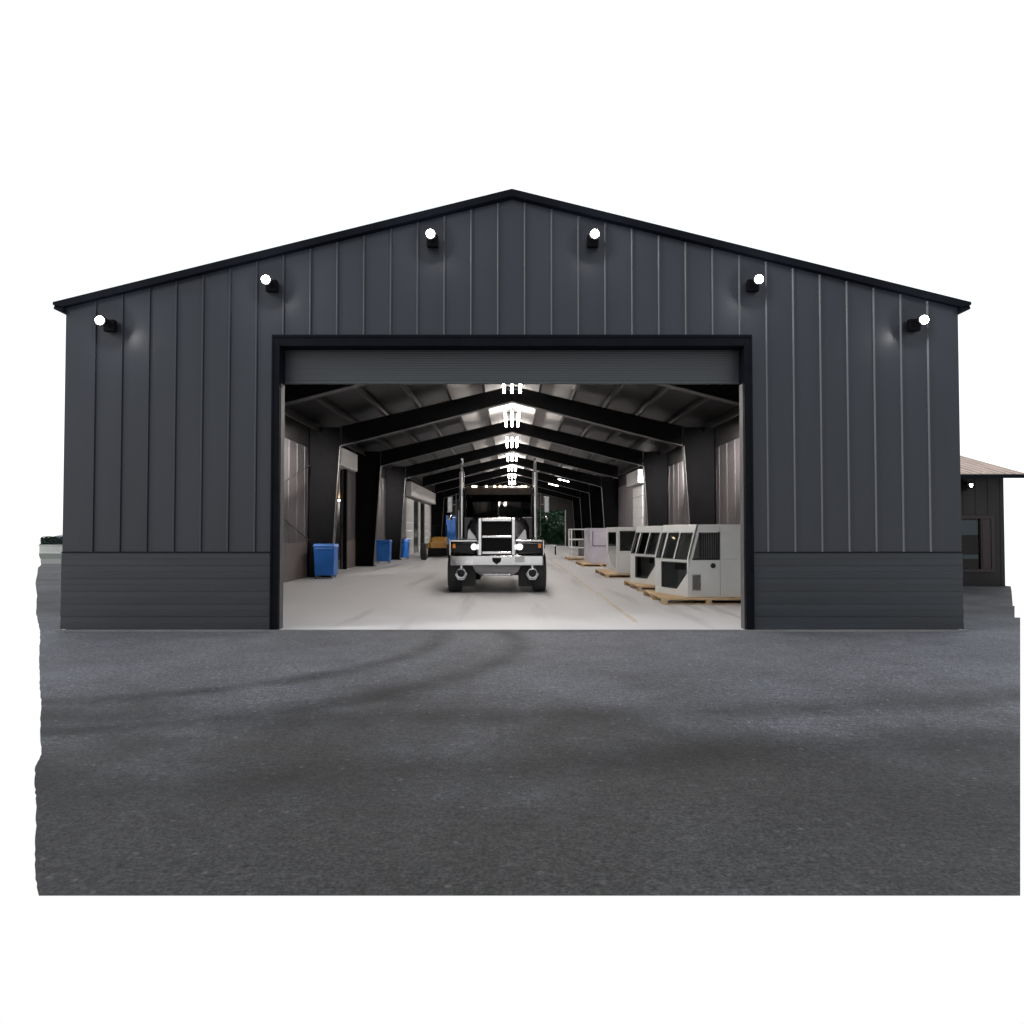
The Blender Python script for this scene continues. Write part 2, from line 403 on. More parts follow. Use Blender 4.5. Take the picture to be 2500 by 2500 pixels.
# side walls (openings left free)
def side_wall(sx, holes, name_y1=69.3):
    ys = [.2]; segs = []
    y0 = .2
    for a, b_, zt in holes:
        segs.append((y0, a, 0)); segs.append((a, b_, zt)); y0 = b_
    segs.append((y0, 69.3, 0))
    def bx(mb, xa, xb, *r):
        xa, xb = sorted((sx*xa, sx*xb)); mb.box(xa, xb, *r)
    for a, b_, zt in segs:
        o = MB(); bx(o, 7.20, HW, a, b_, max(zt, .018), 5.255); o.build('side_wall', 'clad', W)
        if zt < .1: o = MB(); bx(o, 7.10, 7.199, a, b_, .018, 1.22); o.build('dado', 'dado', W)
        o = MB(); bx(o, 7.14, 7.199, a, b_, max(zt, 1.221), 4.55)
        yy = a+.7
        while yy < b_-.05:
            bx(o, 7.134, 7.141, yy, yy+.03, max(zt, 1.222)+.002, 4.548); yy += .9
        o.build('wall_lining', 'liner', W)
        o = MB(); bx(o, 7.12, 7.199, a, b_, 4.551, 5.24); o.build('eave_lining', 'eave', W)
side_wall(-1, [(15.2, 19.3, 4.2), (38.0, 53.0, 3.9)])
side_wall(1, [(28.4, 31.6, 4.2)])
# frames
def frame_z(x): return 6.15-.26*abs(x)
FY = [6.0+7.9*i for i in range(8)]
for i, y in enumerate(FY):
    for sx in (-1, 1):
        q = lambda pts: [(sx*a, b_) for a, b_ in pts]
        gone = (sx < 0 and i in (4, 5)) or (sx > 0 and i == 3)        # a door stands here instead of a column
        c = MB()
        q = lambda pts: [(sx*a, b_) for a, b_ in pts]
        c.prism(q([(7.10, .017), (6.30, .017), (6.0, 4.60), (6.0, 5.25), (7.10, 5.25)]), 'y', y-.012, y+.012)
        cf = MB(); cf.prism(q([(6.299, .034), (6.28, .034), (5.98, 4.575), (5.999, 4.59)]), 'y', y-.14, y+.14)
        c.prism(q([(7.098, .034), (7.075, .034), (7.075, 5.2), (7.098, 5.2)]), 'y', y-.14, y+.14)
        c.box(*sorted((sx*6.2, sx*7.05)), y-.16, y+.16, .0325, .055)
        co_ = None if gone else c.build('column', 'frame', W)
        if co_: cf.build('flange', 'flange', co_)
        r = MB()
        RTp = lambda X: frame_z(X)+.52+.02*X
        r.prism(q([(0, frame_z(0)), (5.97, frame_z(5.97)), (5.97, RTp(5.97)), (0, RTp(0))]), 'y', y-.012, y+.012)
        rfl = MB(); rfl.prism(q([(0, frame_z(0)-.001), (5.96, frame_z(5.96)-.001), (5.96, frame_z(5.96)-.02), (0, frame_z(0)-.02)]), 'y', y-.14, y+.14)
        r.prism(q([(0, RTp(0)), (5.97, RTp(5.97)), (5.97, RTp(5.97)+.018), (0, RTp(0)+.018)]), 'y', y-.14, y+.14)
        ro_ = r.build('rafter', 'frame', W); rfl.build('flange', 'flange', ro_)
        if i < 4:
            for kx in (1.0, 2.15, 3.3, 4.45, 5.6):
                b_ = MB(); zz = frame_z(kx)+.03
                b_.tube([(sx*kx, y+.10, zz), (sx*kx, y+.62, ztop(kx)-.27)], .022, 6)
                b_.build('flange_brace', 'jamb', ro_)
for sx in (-1, 1):
    for k in range(6):
        x = 1.0+1.15*k
        p = MB()
        zt = ztop(x+.04)-.016
        xa, xb = sorted((sx*(x-.012), sx*(x+.012))); p.box(xa, xb, .3, 69.1, zt-.27, zt)
        xa, xb = sorted((sx*(x-.07), sx*(x-.0125))); p.box(xa, xb, .3, 69.1, zt-.27, zt-.26)
        p.build('purlin', 'purlin', W)
# cable crosses on the near left wall
for (ya, za, yb, zb) in ((6.3, 3.05, 13.7, 1.3), (6.3, 1.9, 13.7, 3.9)):
    c = MB(); c.tube([(-7.02, ya, za), (-7.02, yb, zb)], .018, 6); c.build('brace_cable', 'cable', W)
# wall lamps half way along the near bays, high on the side walls
for x, y in ((-7.13, 9.2), (-7.13, 25.0), (7.13, 9.2), (7.13, 17.2), (7.13, 25.0)):
    sx = 1 if x > 0 else -1
    xa, xb = sorted((x, x-sx*.40))
    b_ = MB(); b_.prism([(y-.2, 4.52), (y+.2, 4.90), (y+.16, 4.95), (y-.25, 4.56)], 'x', xa, xb); wl = b_.build('wall_lamp', 'fixture', W, bevel=.01)
    b_ = MB(); b_.add([(xa+.03, y-.18, 4.515), (xb-.03, y-.18, 4.515), (xb-.03, y+.2, 4.876), (xa+.03, y+.2, 4.876)], [(0, 1, 2, 3)]); b_.build('lens', 'walllamp', wl, fix=False)
    ld = bpy.data.lights.new('wall_lamp_light', 'SPOT'); ld.energy = 2600; ld.spot_size = R(64); ld.spot_blend = 1; ld.shadow_soft_size = .08; ld.color = (1, .94, .92)
    lo_ = bpy.data.objects.new('wall_lamp_light', ld); col.objects.link(lo_); lo_.parent = wl; lo_.location = (x-sx*.36, y+.12, 4.62)
    lo_.rotation_euler = (Vector((x-sx*.36, y+.12, 4.62))-Vector((x, y+2.7, 3.7))).to_track_quat('Z', 'Y').to_euler()
# roller housings and side doors
h = MB(); h.box(-7.119, -6.80, 15.0, 20.6, 4.24, 4.98); h.build('roller_housing', 'pale', W, bevel=.02)
h = MB(); h.box(-7.119, -6.72, 37.6, 54.0, 4.0, 4.95); h.build('roller_housing', 'pale', W, bevel=.02)
h = MB(); h.box(6.80, 7.119, 28.0, 32.0, 4.24, 4.98); h.build('roller_housing', 'pale', W, bevel=.02)
for y in (15.2, 19.3):
    p = MB(); p.box(-7.099, -6.97, y-.10, y+.10, .017, 4.23); p.build('door_post', 'frame', W)
sd = MB()
for a, b_ in ((38.0, 41.7), (44.5, 45.6), (48.6, 53.0)): 
    for i in range(7): sd.box(-7.2, -7.11, a, b_, .034+.55*i, .034+.55*i+.53)
sd.box(-7.199, -7.15, 38, 53, .034, .06)
so = sd.build('side_door', 'pale', W)
for a, b_ in ((41.7, 44.5), (45.6, 48.6)):
    gl = MB(); gl.box(-7.17, -7.15, a, b_, .035, 3.89); gl.build('pane', 'black', so)
sd = MB()
for i in range(7):
    sd.box(7.12, 7.2, 28.4, 29.95, .034+.59*i, .034+.59*i+.56); sd.box(7.12, 7.2, 30.0, 31.6, .034+.59*i, .034+.59*i+.56)
sd.box(7.16, 7.199, 28.4, 31.6, .033, 4.19)
sd.build('side_door', 'pale', W)
# side bay beyond the left doorway
an = MB()
an.box(-13.6, -7.27, 30.0, 30.2, 0.002, 5.0); an.box(-13.8, -13.6, 14.6, 30.2, .002, 5.0); an.box(-13.6, -7.27, 14.6, 14.8, .002, 5.0)
an.build('side_bay_wall', 'jamb', W)
ab = MB(); ab.box(-13.9, -7.28, 14.5, 30.3, 5.001, 5.12); ab.build('side_bay_roof', 'roof', W)
at_ = MB(); at_.box(-13.5, -7.3, 29.94, 29.998, 3.5, 4.99); at_.build('board_panel', 'tan', W)
af = MB(); af.add([(-13.6, 14.8, .008), (-7.31, 14.8, .008), (-7.31, 30, .008), (-13.6, 30, .008)], [(0, 1, 2, 3)]); af.build('side_bay_floor', 'floor', W)
# far gable
bw = MB()
bw.prism([(-HW, .017), (-5.9, .017), (-5.9, ztop(5.9)), (-HW, ztop(HW))], 'y', 69.2, 69.38)
bw.prism([(5.9, .017), (HW, .017), (HW, ztop(HW)), (5.9, ztop(5.9))], 'y', 69.2, 69.38)
bw.prism([(-5.9, 3.95), (5.9, 3.95), (5.9, ztop(5.9)), (0, ztop(0)), (-5.9, ztop(5.9))], 'y', 69.2, 69.38)
bw.build('rear_wall', 'eave', W)
for sx in (-1, 1): bj = MB(); bj.box(*sorted((sx*5.9, sx*5.78)), 69.1, 69.19, .018, 3.95); bj.build('rear_door_frame', 'pale', W)

# ridge lights: one three-tube fixture hung in each bay
first = None
RL = ['three-tube ridge light above the doorway behind the shutter, mirrored in the truck windscreen',
      'three lit ridge tubes right under the roller shutter edge, first seen from the doorway',
      'three-tube ridge light second from the doorway, seen whole above the second rafter',
      'three-tube ridge light third from the doorway, between the third and fourth rafters',
      'three-tube ridge light fourth from the doorway in the receding ridge row',
      'three-tube ridge light fifth from the doorway in the receding ridge row',
      'three-tube ridge light sixth from the doorway, small above the cab markers',
      'three-tube ridge light seventh from the doorway, just above the cab markers',
      'three-tube ridge light farthest from the doorway at the far end of the ridge row']
for i, lab in enumerate(RL):
    y = 6.0+7.9*(i-1)+2.4 if i else 1.6
    ln_ = 5.0
    if i == 0:
        first = thing('ridge_light', lab, 'ceiling light', (0, y, 6.17), 0, 'ridge lights along the hall')
        for x in (-.26, 0, .26):
            b_ = MB(); b_.box(x-.04, x+.04, 0, 4.0, 0, .05); b_.build('light_tube', 'tube', first, bevel=.012)
        for yy in (.5, 3.6): b_ = MB(); b_.box(-.31, .31, yy-.03, yy+.03, .052, .075); b_.tube([(0, yy, .07), (0, yy, .80)], .012, 6); b_.build('hanger_bar', 'fixture', first)
    else:
        again(first, (0, y, 6.17), lab)
lamp = None
for (x, y, z, lab) in ((3.9, 44, 5.45, 'nearer and higher of two bright tilted strip lights under the right roof slope'),
                       (3.45, 50, 5.50, 'farther and lower of two bright tilted strip lights under the right roof slope')):
    if lamp is None:
        lamp = thing('strip_light', lab, 'ceiling light', (x, y, z), 0, 'strip lights under the right slope')
        b_ = MB(); b_.add([(-.4, -.12, .10), (.4, -.12, -.10), (.4, .12, -.10), (-.4, .12, .10), (-.4, -.12, .14), (.4, -.12, -.06), (.4, .12, -.06), (-.4, .12, .14)],
                          [(0, 1, 2, 3), (4, 7, 6, 5), (0, 4, 5, 1), (1, 5, 6, 2), (2, 6, 7, 3), (3, 7, 4, 0)])
        b_.build('light_tube', 'tube_dim', lamp)
        b_ = MB(); b_.tube([(0, 0, .03), (0, 0, .55)], .015, 6); b_.build('hanger', 'fixture', lamp)
    else: again(lamp, (x, y, z), lab)
t = thing('wall_strip_light', 'white strip light on the tan board beyond the left side doorway', 'strip light', (-9.75, 29.9, 3.3))
b_ = MB(); b_.box(-.6, .6, -.2, -.02, 0, .1); b_.build('light_tube', 'tube_dim', t, bevel=.02)
b_ = MB(); b_.box(-.65, .65, -.02, .03, -.03, .14); b_.build('backing', 'fixture', t)

# flood lamps on the gable
proto = None
FL = [(-6.50, 4.93, 'lit black floodlight at the left eave corner, leftmost on the gable'),
      (-3.89, 5.58, 'lit black floodlight midway up the left roof slope above the door corner'),
      (-1.29, 6.31, 'lit black floodlight just left of the gable peak'),
      (1.31, 6.31, 'lit black floodlight just right of the gable peak'),
      (3.90, 5.585, 'lit black floodlight midway down the right roof slope above the door corner'),
      (6.50, 4.94, 'lit black floodlight at the right eave corner, rightmost on the gable')]
for x, z, lab in FL:
    if proto is None:
        proto = thing('floodlight', lab, 'floodlight', (x, 0, z), 0, 'floodlights along the gable')
        b_ = MB(); b_.box(-.09, .09, -.13, -.031, -.10, .09); b_.build('wall_box', 'fixture', proto, bevel=.012)
        b_ = MB(); b_.tube([(0, -.13, -.02), (0, -.18, .05), (0, -.26, .06), (0, -.31, .0)], .03, 8); b_.build('arm', 'fixture', proto, smooth=True)
        b_ = MB(); b_.lathe([(.03, -.27), (.06, -.275), (.082, -.33), (.092, -.375), (.088, -.38)], (0, 0, 0), 'y', 24); b_.build('lamp_head', 'fixture', proto, smooth=True)
        b_ = MB(); b_.lathe([(.066, -.381), (.064, -.40), (.050, -.42), (.026, -.432), (.004, -.434)], (0, 0, 0), 'y', 24); b_.build('lens', 'flood', proto, smooth=True)
        ld = bpy.data.lights.new('flood_lamp_light', 'POINT'); ld.energy = 26; ld.shadow_soft_size = .03; ld.color = (1, .98, .94)
        lo_ = bpy.data.objects.new('flood_lamp_light', ld); col.objects.link(lo_); lo_.parent = proto; lo_.location = (0, -.47, .0)
    else: again(proto, (x, 0, z), lab)

# ------------------------------------------------------------------ blue bins
def blue_bin(lab, loc):
    t = thing('storage_bin', lab, 'storage bin', loc, 0, 'blue bins along the left wall')
    w, dp, h = .36, .30, 1.17
    b_ = MB()
    ring = lambda s, z: [(-w*s, -dp*s, z), (w*s, -dp*s, z), (w*s, dp*s, z), (-w*s, dp*s, z)]
    b_.loft([ring(.90, .10), ring(.98, 1.05)])
    b_.build('body', 'blue', t, bevel=.03)
    b_ = MB(); b_.loft([ring(1.03, 1.055), ring(1.03, 1.10), ring(.95, h)]); b_.build('lid', 'blue', t, bevel=.015)
    b_ = MB(); b_.tube([(-.24, -dp*1.0-.03, 1.0), (.24, -dp*1.0-.03, 1.0)], .014, 8); b_.build('handle', 'blue', t)
    for sx in (-1, 1):
        for sy in (-1, 1):
            b_ = MB(); b_.lathe([(.045, -.018), (.05, -.01), (.05, .01), (.045, .018)], (sx*w*.75, sy*dp*.7, .05), 'x', 16); b_.box(sx*w*.75-.03, sx*w*.75+.03, sy*dp*.7-.03, sy*dp*.7+.03, .07, .10)
            b_.build('castor', 'jamb', t)
    return t
b0 = blue_bin('blue wheeled bin at the foot of the nearest left column, largest of the blue bins', (-6.32, 13.25, .017))
again(b0, (-6.42, 25.2, .017), 'blue bin left of the pair between the second and third left columns')
again(b0, (-6.24, 30.5, .017), 'blue bin farthest back on the left wall, right of the pair')

# ------------------------------------------------------------------ truck
def build_truck():
    T = thing('semi_truck', 'black and chrome semi truck with lit headlights facing the doorway', 'truck', (-.39, 7.0, .017))
    # chassis
    c = MB()
    for sx in (-1, 1): c.box(*sorted((sx*.36, sx*.46)), .5, 8.2, .62, .88)
    for y in (1.2, 3.5, 5.2, 7.9): c.box(-.36, .36, y, y+.12, .66, .84)
    c.build('chassis', 'rubber', T)
    ax = MB(); ax.tube([(-1.0, .62, .50), (1.0, .62, .50)], .07, 10); ax.tube([(-1.0, 5.6, .52), (1.0, 5.6, .52)], .1, 10); ax.tube([(-1.0, 6.95, .52), (1.0, 6.95, .52)], .1, 10)
    ax.build('axle', 'rubber', T)
    def wheel(x0, x1, y, r=.52):
        w = MB(); d = x1-x0
        w.lathe([(r*.58, 0), (r*.80, -.0+d*.02), (r*.95, d*.06), (r, d*.2), (r*.985, d*.35), (r, d*.37), (r, d*.62), (r*.985, d*.64), (r, d*.8), (r*.95, d*.94), (r*.80, d*.98), (r*.58, d)], (x0, y, r), 'x', 40)
        wo = w.build('wheel', 'tyre', T, smooth=True)
        rm = MB(); rm.lathe([(r*.57, .06), (r*.50, .03), (r*.2, .10), (r*.18, .05), (.02, .03)] if x0 < 0 else [(r*.57, d-.06), (r*.50, d-.03), (r*.2, d-.10), (r*.18, d-.05), (.02, d-.03)], (x0, y, r), 'x', 32)
        rm.build('rim', 'chrome', wo, smooth=True)
    for sx in (-1, 1):
        wheel(*sorted((sx*1.285, sx*.92)), .62)
        for y in (5.6, 6.95):
            wheel(*sorted((sx*1.25, sx*.95)), y); wheel(*sorted((sx*.93, sx*.63)), y)
    # bumper
    b_ = MB()
    b_.prism([(-1.215, .30), (-1.19, .03), (-.6, -.05), (.6, -.05), (1.19, .03), (1.215, .30)], 'z', .715, .975)
    bo = b_.build('bumper', 'chrome', T, bevel=.02)
    e = MB(); e.prism([(-.12, .915), (.12, .915), (.105, .82), (.04, .775), (0, .745), (-.04, .775), (-.105, .82)], 'y', -.066, -.052); e.build('emblem', 'mesh', bo)
    pl = MB(); pl.box(.47, .71, -.058, -.02, .80, .945); pl.build('plate', 'pale', bo)
    v = MB(); v.loft([[(-.62, .02, .712), (.62, .02, .712), (.62, .35, .712), (-.62, .35, .712)], [(-.55, .03, .56), (.55, .03, .56), (.55, .3, .56), (-.55, .3, .56)], [(-.40, .07, .45), (.40, .07, .45), (.40, .28, .45), (-.40, .28, .45)]])
    v.build('valance', 'jamb', T, bevel=.02)
    v = MB(); v.box(-.35, .35, -.01, .04, .465, .51); v.build('step_bar', 'chrome', T, bevel=.01)
    for sx in (-1, 1):
        fl = MB(); cx = sx*.915
        fl.lathe([(.165, .14), (.172, .08), (.165, .05), (.14, .045), (.135, .075)], (cx, 0, .49), 'y', 6)
        fl.box(cx-.03, cx+.03, .14, .3, .45, .72)
        fo = fl.build('fog_lamp', 'chrome', T, bevel=.008)
        ln2 = MB(); ln2.lathe([(.098, .078), (.096, .042), (.06, .030), (.01, .027)], (cx, 0, .515), 'y', 20); ln2.build('lens', 'lampbody', fo, smooth=True)
        # dark wheel arch panel behind the lamp
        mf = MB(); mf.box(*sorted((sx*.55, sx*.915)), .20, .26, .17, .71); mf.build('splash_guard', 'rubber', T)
    # guard frame around the headlamps
    for sx in (-1, 1):
        gf = MB()
        gf.box(*sorted((sx*1.215, sx*1.175)), .0, .05, .977, 1.37)
        gf.box(*sorted((sx*1.174, sx*.50)), .0, .05, 1.325, 1.37)
        gf.box(*sorted((sx*.50, sx*.47)), -.0, .05, .977, 1.37)
        gf.build('headlamp_guard', 'chrome', T, bevel=.012)
        hl = MB(); hl.prism([(sx*.52, 1.0), (sx*.52, 1.30), (sx*1.16, 1.28), (sx*1.16, 1.02)], 'y', .10, .35)
        ho = hl.build('headlamp_housing', 'lampbody', T, bevel=.04)
        le = MB(); le.lathe([(.065, .10), (.06, .07), (.04, .05), (.01, .045)], (sx*.585, 0, 1.19), 'y', 20); le.build('headlight', 'led', ho, smooth=True)
        le = MB(); le.lathe([(.08, .11), (.095, .06), (.07, .055), (.068, .09)], (sx*.585, 0, 1.19), 'y', 24); le.build('bezel', 'chrome', ho, smooth=True)
        am = MB(); am.box(*sorted((sx*1.14, sx*1.06)), .06, .11, 1.16, 1.27); am.build('turn_signal', 'orange', ho, bevel=.01)
        tb = MB(); tb.prism([(sx*.50, 1.371), (sx*.78, 1.371), (sx*.76, 1.60), (sx*.72, 1.66)], 'y', .30, .36); tb.build('glare_plate', 'steel', T, bevel=.01)  # added steel triangle standing in for headlight glare beside the hood
        # curved fender
        fe = MB(); rings = []
        for a in range(0, 181, 12):
            ca, sa = math.cos(R(a)), math.sin(R(a))
            yy, zz = .62-.70*ca, .70+.68*sa if a <= 180 else 0
            xi, xo = sx*.56, sx*1.24
            rings.append([(xi, yy, zz+.05*sa), (xo, yy, zz-.02), (xo, .62-.65*ca, .70+.60*sa), (xi, .62-.65*ca, .70+.62*sa)])
        rings = [r for r in rings if r[0][1] > .12]
        fe.loft(rings); fe.build('fender', 'black', T, smooth=True)
        st = MB(); st.box(*sorted((sx*.75, sx*1.22)), 1.75, 2.9, .40, .95); st.build('fuel_tank', 'steel', T, bevel=.12)
    # grille
    gr = MB()
    for sx in (-1, 1): gr.box(*sorted((sx*.475, sx*.38)), -.10, .06, .978, 1.93)
    gr.box(-.379, .379, -.10, .06, 1.84, 1.93); gr.box(-.379, .379, -.105, .05, 1.42, 1.485); gr.box(-.379, .379, -.10, .06, 1.01, 1.08)
    go = gr.build('grille', 'chrome', T, bevel=.016)
    gm = MB(); gm.box(-.394, .394, .0, .05, .98, 1.85)
    for i in range(16): gm.box(-.39, .39, -.02, -.001, 1.10+.047*i, 1.112+.047*i)
    gm.build('grille_mesh', 'mesh', go)
    # hood
    h = MB()
    def hr(y, wb, wt, zt):
        return [(-wb, y, 1.0), (wb, y, 1.0), (wb, y, zt-.28), (wt+.04, y, zt-.07), (wt-.08, y, zt), (-wt+.08, y, zt), (-wt-.04, y, zt-.07), (-wb, y, zt-.28)]
    h.loft([hr(.062, .47, .42, 1.90), hr(.9, .60, .52, 1.95), hr(2.0, .88, .74, 2.0)])
    h.build('hood', 'black', T, smooth=True, bevel=.02)
    # cab
    c = MB()
    c.box(-.98, .98, 2.02, 5.0, .95, 2.0)
    for sx in (-1, 1):
        c.prism([(2.02, 2.0), (2.14, 2.0), (2.30, 2.72), (2.18, 2.72)], 'x', *sorted((sx*.98, sx*.90)))
        c.box(*sorted((sx*.98, sx*.93)), 3.2, 5.0, 2.001, 2.72)
    c.box(-.93, .93, 4.9, 5.0, 2.001, 2.72)
    ring = lambda s, z: [(-.98*s, 2.05+(1-s)*1.2, z), (.98*s, 2.05+(1-s)*1.2, z), (.98*s, 5.0, z), (-.98*s, 5.0, z)]
    c.loft([ring(1.0, 2.721), ring(.99, 2.80), ring(.93, 2.88)])
    co = c.build('cab', 'black', T, bevel=.025)
    ws = MB()
    ws.add([(-.90, 2.06, 2.0), (-.012, 2.03, 2.0), (-.012, 2.19, 2.72), (-.90, 2.22, 2.72)], [(0, 1, 2, 3)])
    ws.add([(.012, 2.03, 2.0), (.90, 2.06, 2.0), (.90, 2.22, 2.72), (.012, 2.19, 2.72)], [(0, 1, 2, 3)])
    ws.build('windshield', 'darkglass', co, fix=False)
    pl = MB(); pl.prism([(2.02, 2.0), (2.05, 2.0), (2.21, 2.72), (2.18, 2.72)], 'x', -.014, .014); pl.build('windshield_pillar', 'black', co)
    vi = MB(); vi.prism([(2.10, 2.80), (1.80, 2.60), (1.79, 2.62), (2.09, 2.83)], 'x', -.93, .93); vi.build('sun_visor', 'brown', co)
    for sx in (-1, 1):
        sw = MB(); sw.add([(sx*.955, 2.3, 2.0), (sx*.955, 3.2, 2.0), (sx*.955, 3.2, 2.7), (sx*.955, 2.34, 2.7)], [(0, 1, 2, 3)]); sw.build('side_window', 'darkglass', co, fix=False)
        st = MB(); st.box(*sorted((sx*.25, sx*.70)), 2.9, 3.4, 1.6, 2.5); st.build('seat', 'seat', co, bevel=.06)
    for x in (-.72, -.64, -.34, -.10, .05, .20, .68, .78):
        mk = MB(); mk.box(x-.03, x+.03, 2.06, 2.14, 2.842, 2.893); mk.build('marker_light', 'amber', co, bevel=.012)
    # stacks
    for sx in (-1, 1):
        s = MB(); s.tube([(sx*1.05, 2.35, .9), (sx*1.05, 2.35, 3.3)], .072, 18)
        so_ = s.build('exhaust_stack', 'bright_chrome', T, smooth=True)
        s = MB(); s.tube([(sx*1.05, 2.35, 3.3), (sx*1.05, 2.35, 3.55), (sx*1.05, 2.42, 3.68)], .045, 16); s.build('stack_tip', 'steel', so_, smooth=True)
        m = MB(); m.box(*sorted((sx*1.29, sx*1.45)), 2.0, 2.07, 2.12, 2.58)
        mo = m.build('mirror', 'steel', T, bevel=.025)
        mg = MB(); mg.box(*sorted((sx*1.31, sx*1.43)), 2.07, 2.075, 2.15, 2.55); mg.build('mirror_glass', 'chrome', mo)
        ar = MB(); ar.tube([(sx*.98, 2.3, 2.66), (sx*1.20, 2.1, 2.66), (sx*1.20, 2.1, 1.45), (sx*.98, 2.3, 1.40)], .012, 8); ar.tube([(sx*1.20, 2.1, 2.35), (sx*1.30, 2.05, 2.35)], .014, 8)
        ar.tube([(sx*1.20, 2.1, 1.98), (sx*1.34, 2.06, 1.98)], .012, 8); ar.build('mirror_arm', 'steel', mo, smooth=True)
        rmr = MB(); rmr.lathe([(.07, 2.05), (.075, 2.03), (.05, 2.0), (.01, 1.99)], (sx*1.36, 0, 1.98), 'y', 16); rmr.build('round_mirror', 'chrome', mo, smooth=True)
    fw = MB(); fw.prism([(-.45, 5.6), (.45, 5.6), (.5, 6.0), (.4, 6.6), (.12, 6.6), (0, 6.2), (-.12, 6.6), (-.4, 6.6), (-.5, 6.0)], 'z', .92, 1.0); fw.build('fifth_wheel', 'rubber', T)
    return T
build_truck()

# ------------------------------------------------------------------ pallets and operator cabs
def pallet(lab, loc, w, dp):
    t = thing('pallet', lab, 'pallet', loc, 0, 'wooden pallets under the cabs')
    n = int(dp/.19)
    b_ = MB()
    for i in range(n):
        y = dp*i/n; b_.box(0, w, y, y+dp/n-.03, .115, .14)
    b_.build('deck_boards', 'wood', t)
    for k in range(3):
        y = [0, dp/2-.05, dp-.1][k]
        nb = 4
        b_ = MB()
        for j in range(nb):
            x = (w-.12)*j/(nb-1); b_.box(x, x+.12, y, y+.10, .022, .094)
        b_.box(0, w, y-.001, y+.101, .0945, .1145); b_.box(0, w, y-.001, y+.101, 0, .0215)
        b_.build('runner', 'wood', t)
    return t
def slabx(mb, poly, xf, th, sh=0):
    """a panel whose outline is in (y,z), standing at x = xf(z), th thick"""
    n = len(poly)
    vs = [(xf(z)-sh*y, y, z) for y, z in poly]+[(xf(z)-sh*y+th, y, z) for y, z in poly]
    mb.add(vs, [tuple(range(n)), tuple(range(2*n-1, n-1, -1))]+[(i, i+n, (i+1) % n+n, (i+1) % n) for i in range(n)])
def cab_module(lab, loc, L=2.6, Wd=2.0, Wf=1.3, SH=.36, paint='white', rake=.20, group='white operator cabs on pallets'):
    t = thing('operator_cab', lab, 'machine cab', loc, 0, group)
    ZB, ZW, ZT = .82, 1.42, 1.60
    xf = lambda z: 0 if z <= ZB else rake*(z-ZB)/(ZT-ZB)
    th = .05
    b_ = MB()
    # near side panel with a window opening
    xr = .70
    b_.prism([(th, 0), (L, 0), (L, ZB), (th, ZB)], 'y', 0, th)
    b_.prism([(0+.0, ZB), (.11, ZB), (xf(ZW)+.11, ZW), (xf(ZW), ZW)], 'y', 0, th)
    b_.prism([(xr, ZB), (L, ZB), (L, ZW), (xr, ZW)], 'y', 0, th)
    b_.prism([(xf(ZW), ZW), (L, ZW), (L, ZT), (xf(ZT), ZT)], 'y', 0, th)
    # far side, back, roof, base; the front runs out to a blunt prow at y = Wf
    nx = -SH*Wf
    b_.box(.2, L-th-.001, Wd-th, Wd, 0, ZT-.051)
    b_.box(L-th, L, th+.001, Wd, 0, ZT-.051)
    b_.prism([(xf(ZT)+.01, .004), (L-.003, .004), (L-.003, Wd-.003), (.2+rake, Wd-.003), (nx+xf(ZT)+.01, Wf)], 'z', ZT-.05, ZT-.001)
    b_.prism([(.055, .055), (L-.055, .055), (L-.055, Wd-.055), (.25, Wd-.055), (nx+.06, Wf)], 'z', 0, .05)
    for z0, z1 in ((0, ZB), (ZB, ZT)):
        b_.add([(nx+xf(z0), Wf+.001, z0), (.2+xf(z0), Wd, z0), (.25+xf(z0), Wd-.01, z0), (nx+xf(z0)+.06, Wf+.001, z0),
                (nx+xf(z1), Wf+.001, z1), (.2+xf(z1), Wd, z1), (.25+xf(z1), Wd-.01, z1), (nx+xf(z1)+.06, Wf+.001, z1)],
               [(0, 1, 5, 4), (1, 2, 6, 5), (2, 3, 7, 6), (3, 0, 4, 7), (0, 3, 2, 1), (4, 5, 6, 7)])
    # front: lower panel round a cut-cornered window
    P_ = lambda poly: slabx(b_, poly, xf, th, SH)
    P_([(0, 0), (Wf, 0), (Wf, .15), (0, .15)])
    P_([(0, .15), (.42, .15), (.03, .52), (.03, .75), (0, .75)])
    P_([(1.03, .15), (Wf, .15), (Wf, .75), (1.03, .75)])
    P_([(0, .75), (Wf, .75), (Wf, ZB), (0, ZB)])
    P_([(0, ZW), (Wf, ZW), (Wf, ZT), (0, ZT)])
    for y0, y1 in ((1.26, Wf), (.98, 1.06), (0, .04)): P_([(y0, ZB), (y1, ZB), (y1, ZW), (y0, ZW)])
    P_([(.50, ZB), (.56, ZB), (.56, ZW), (.50, ZW)])
    body = b_.build('shell', paint, t, bevel=.008)
    # black gaskets and glass
    def ring_yz(mb, poly, w, off):
        cy = sum(p[0] for p in poly)/len(poly); cz = sum(p[1] for p in poly)/len(poly)
        n = len(poly)
        inn = []
        for p in poly:
            dy, dz = cy-p[0], cz-p[1]; l = math.hypot(dy, dz); inn.append((p[0]+dy/l*w*1.4, p[1]+dz/l*w*1.4))
        for i in range(n):
            j = (i+1) % n
            slabx(mb, [poly[i], poly[j], inn[j], inn[i]], lambda z: xf(z)-off, .03, SH)
    lw = [(.03, .75), (1.03, .75), (1.03, .15), (.42, .15), (.03, .52)]
    gk = MB(); ring_yz(gk, lw, .03, .006); go = gk.build('lower_window', 'gasket', t)
    gl = MB(); slabx(gl, lw, lambda z: xf(z)+.03, .006, SH); gl.build('pane', 'glass', go)
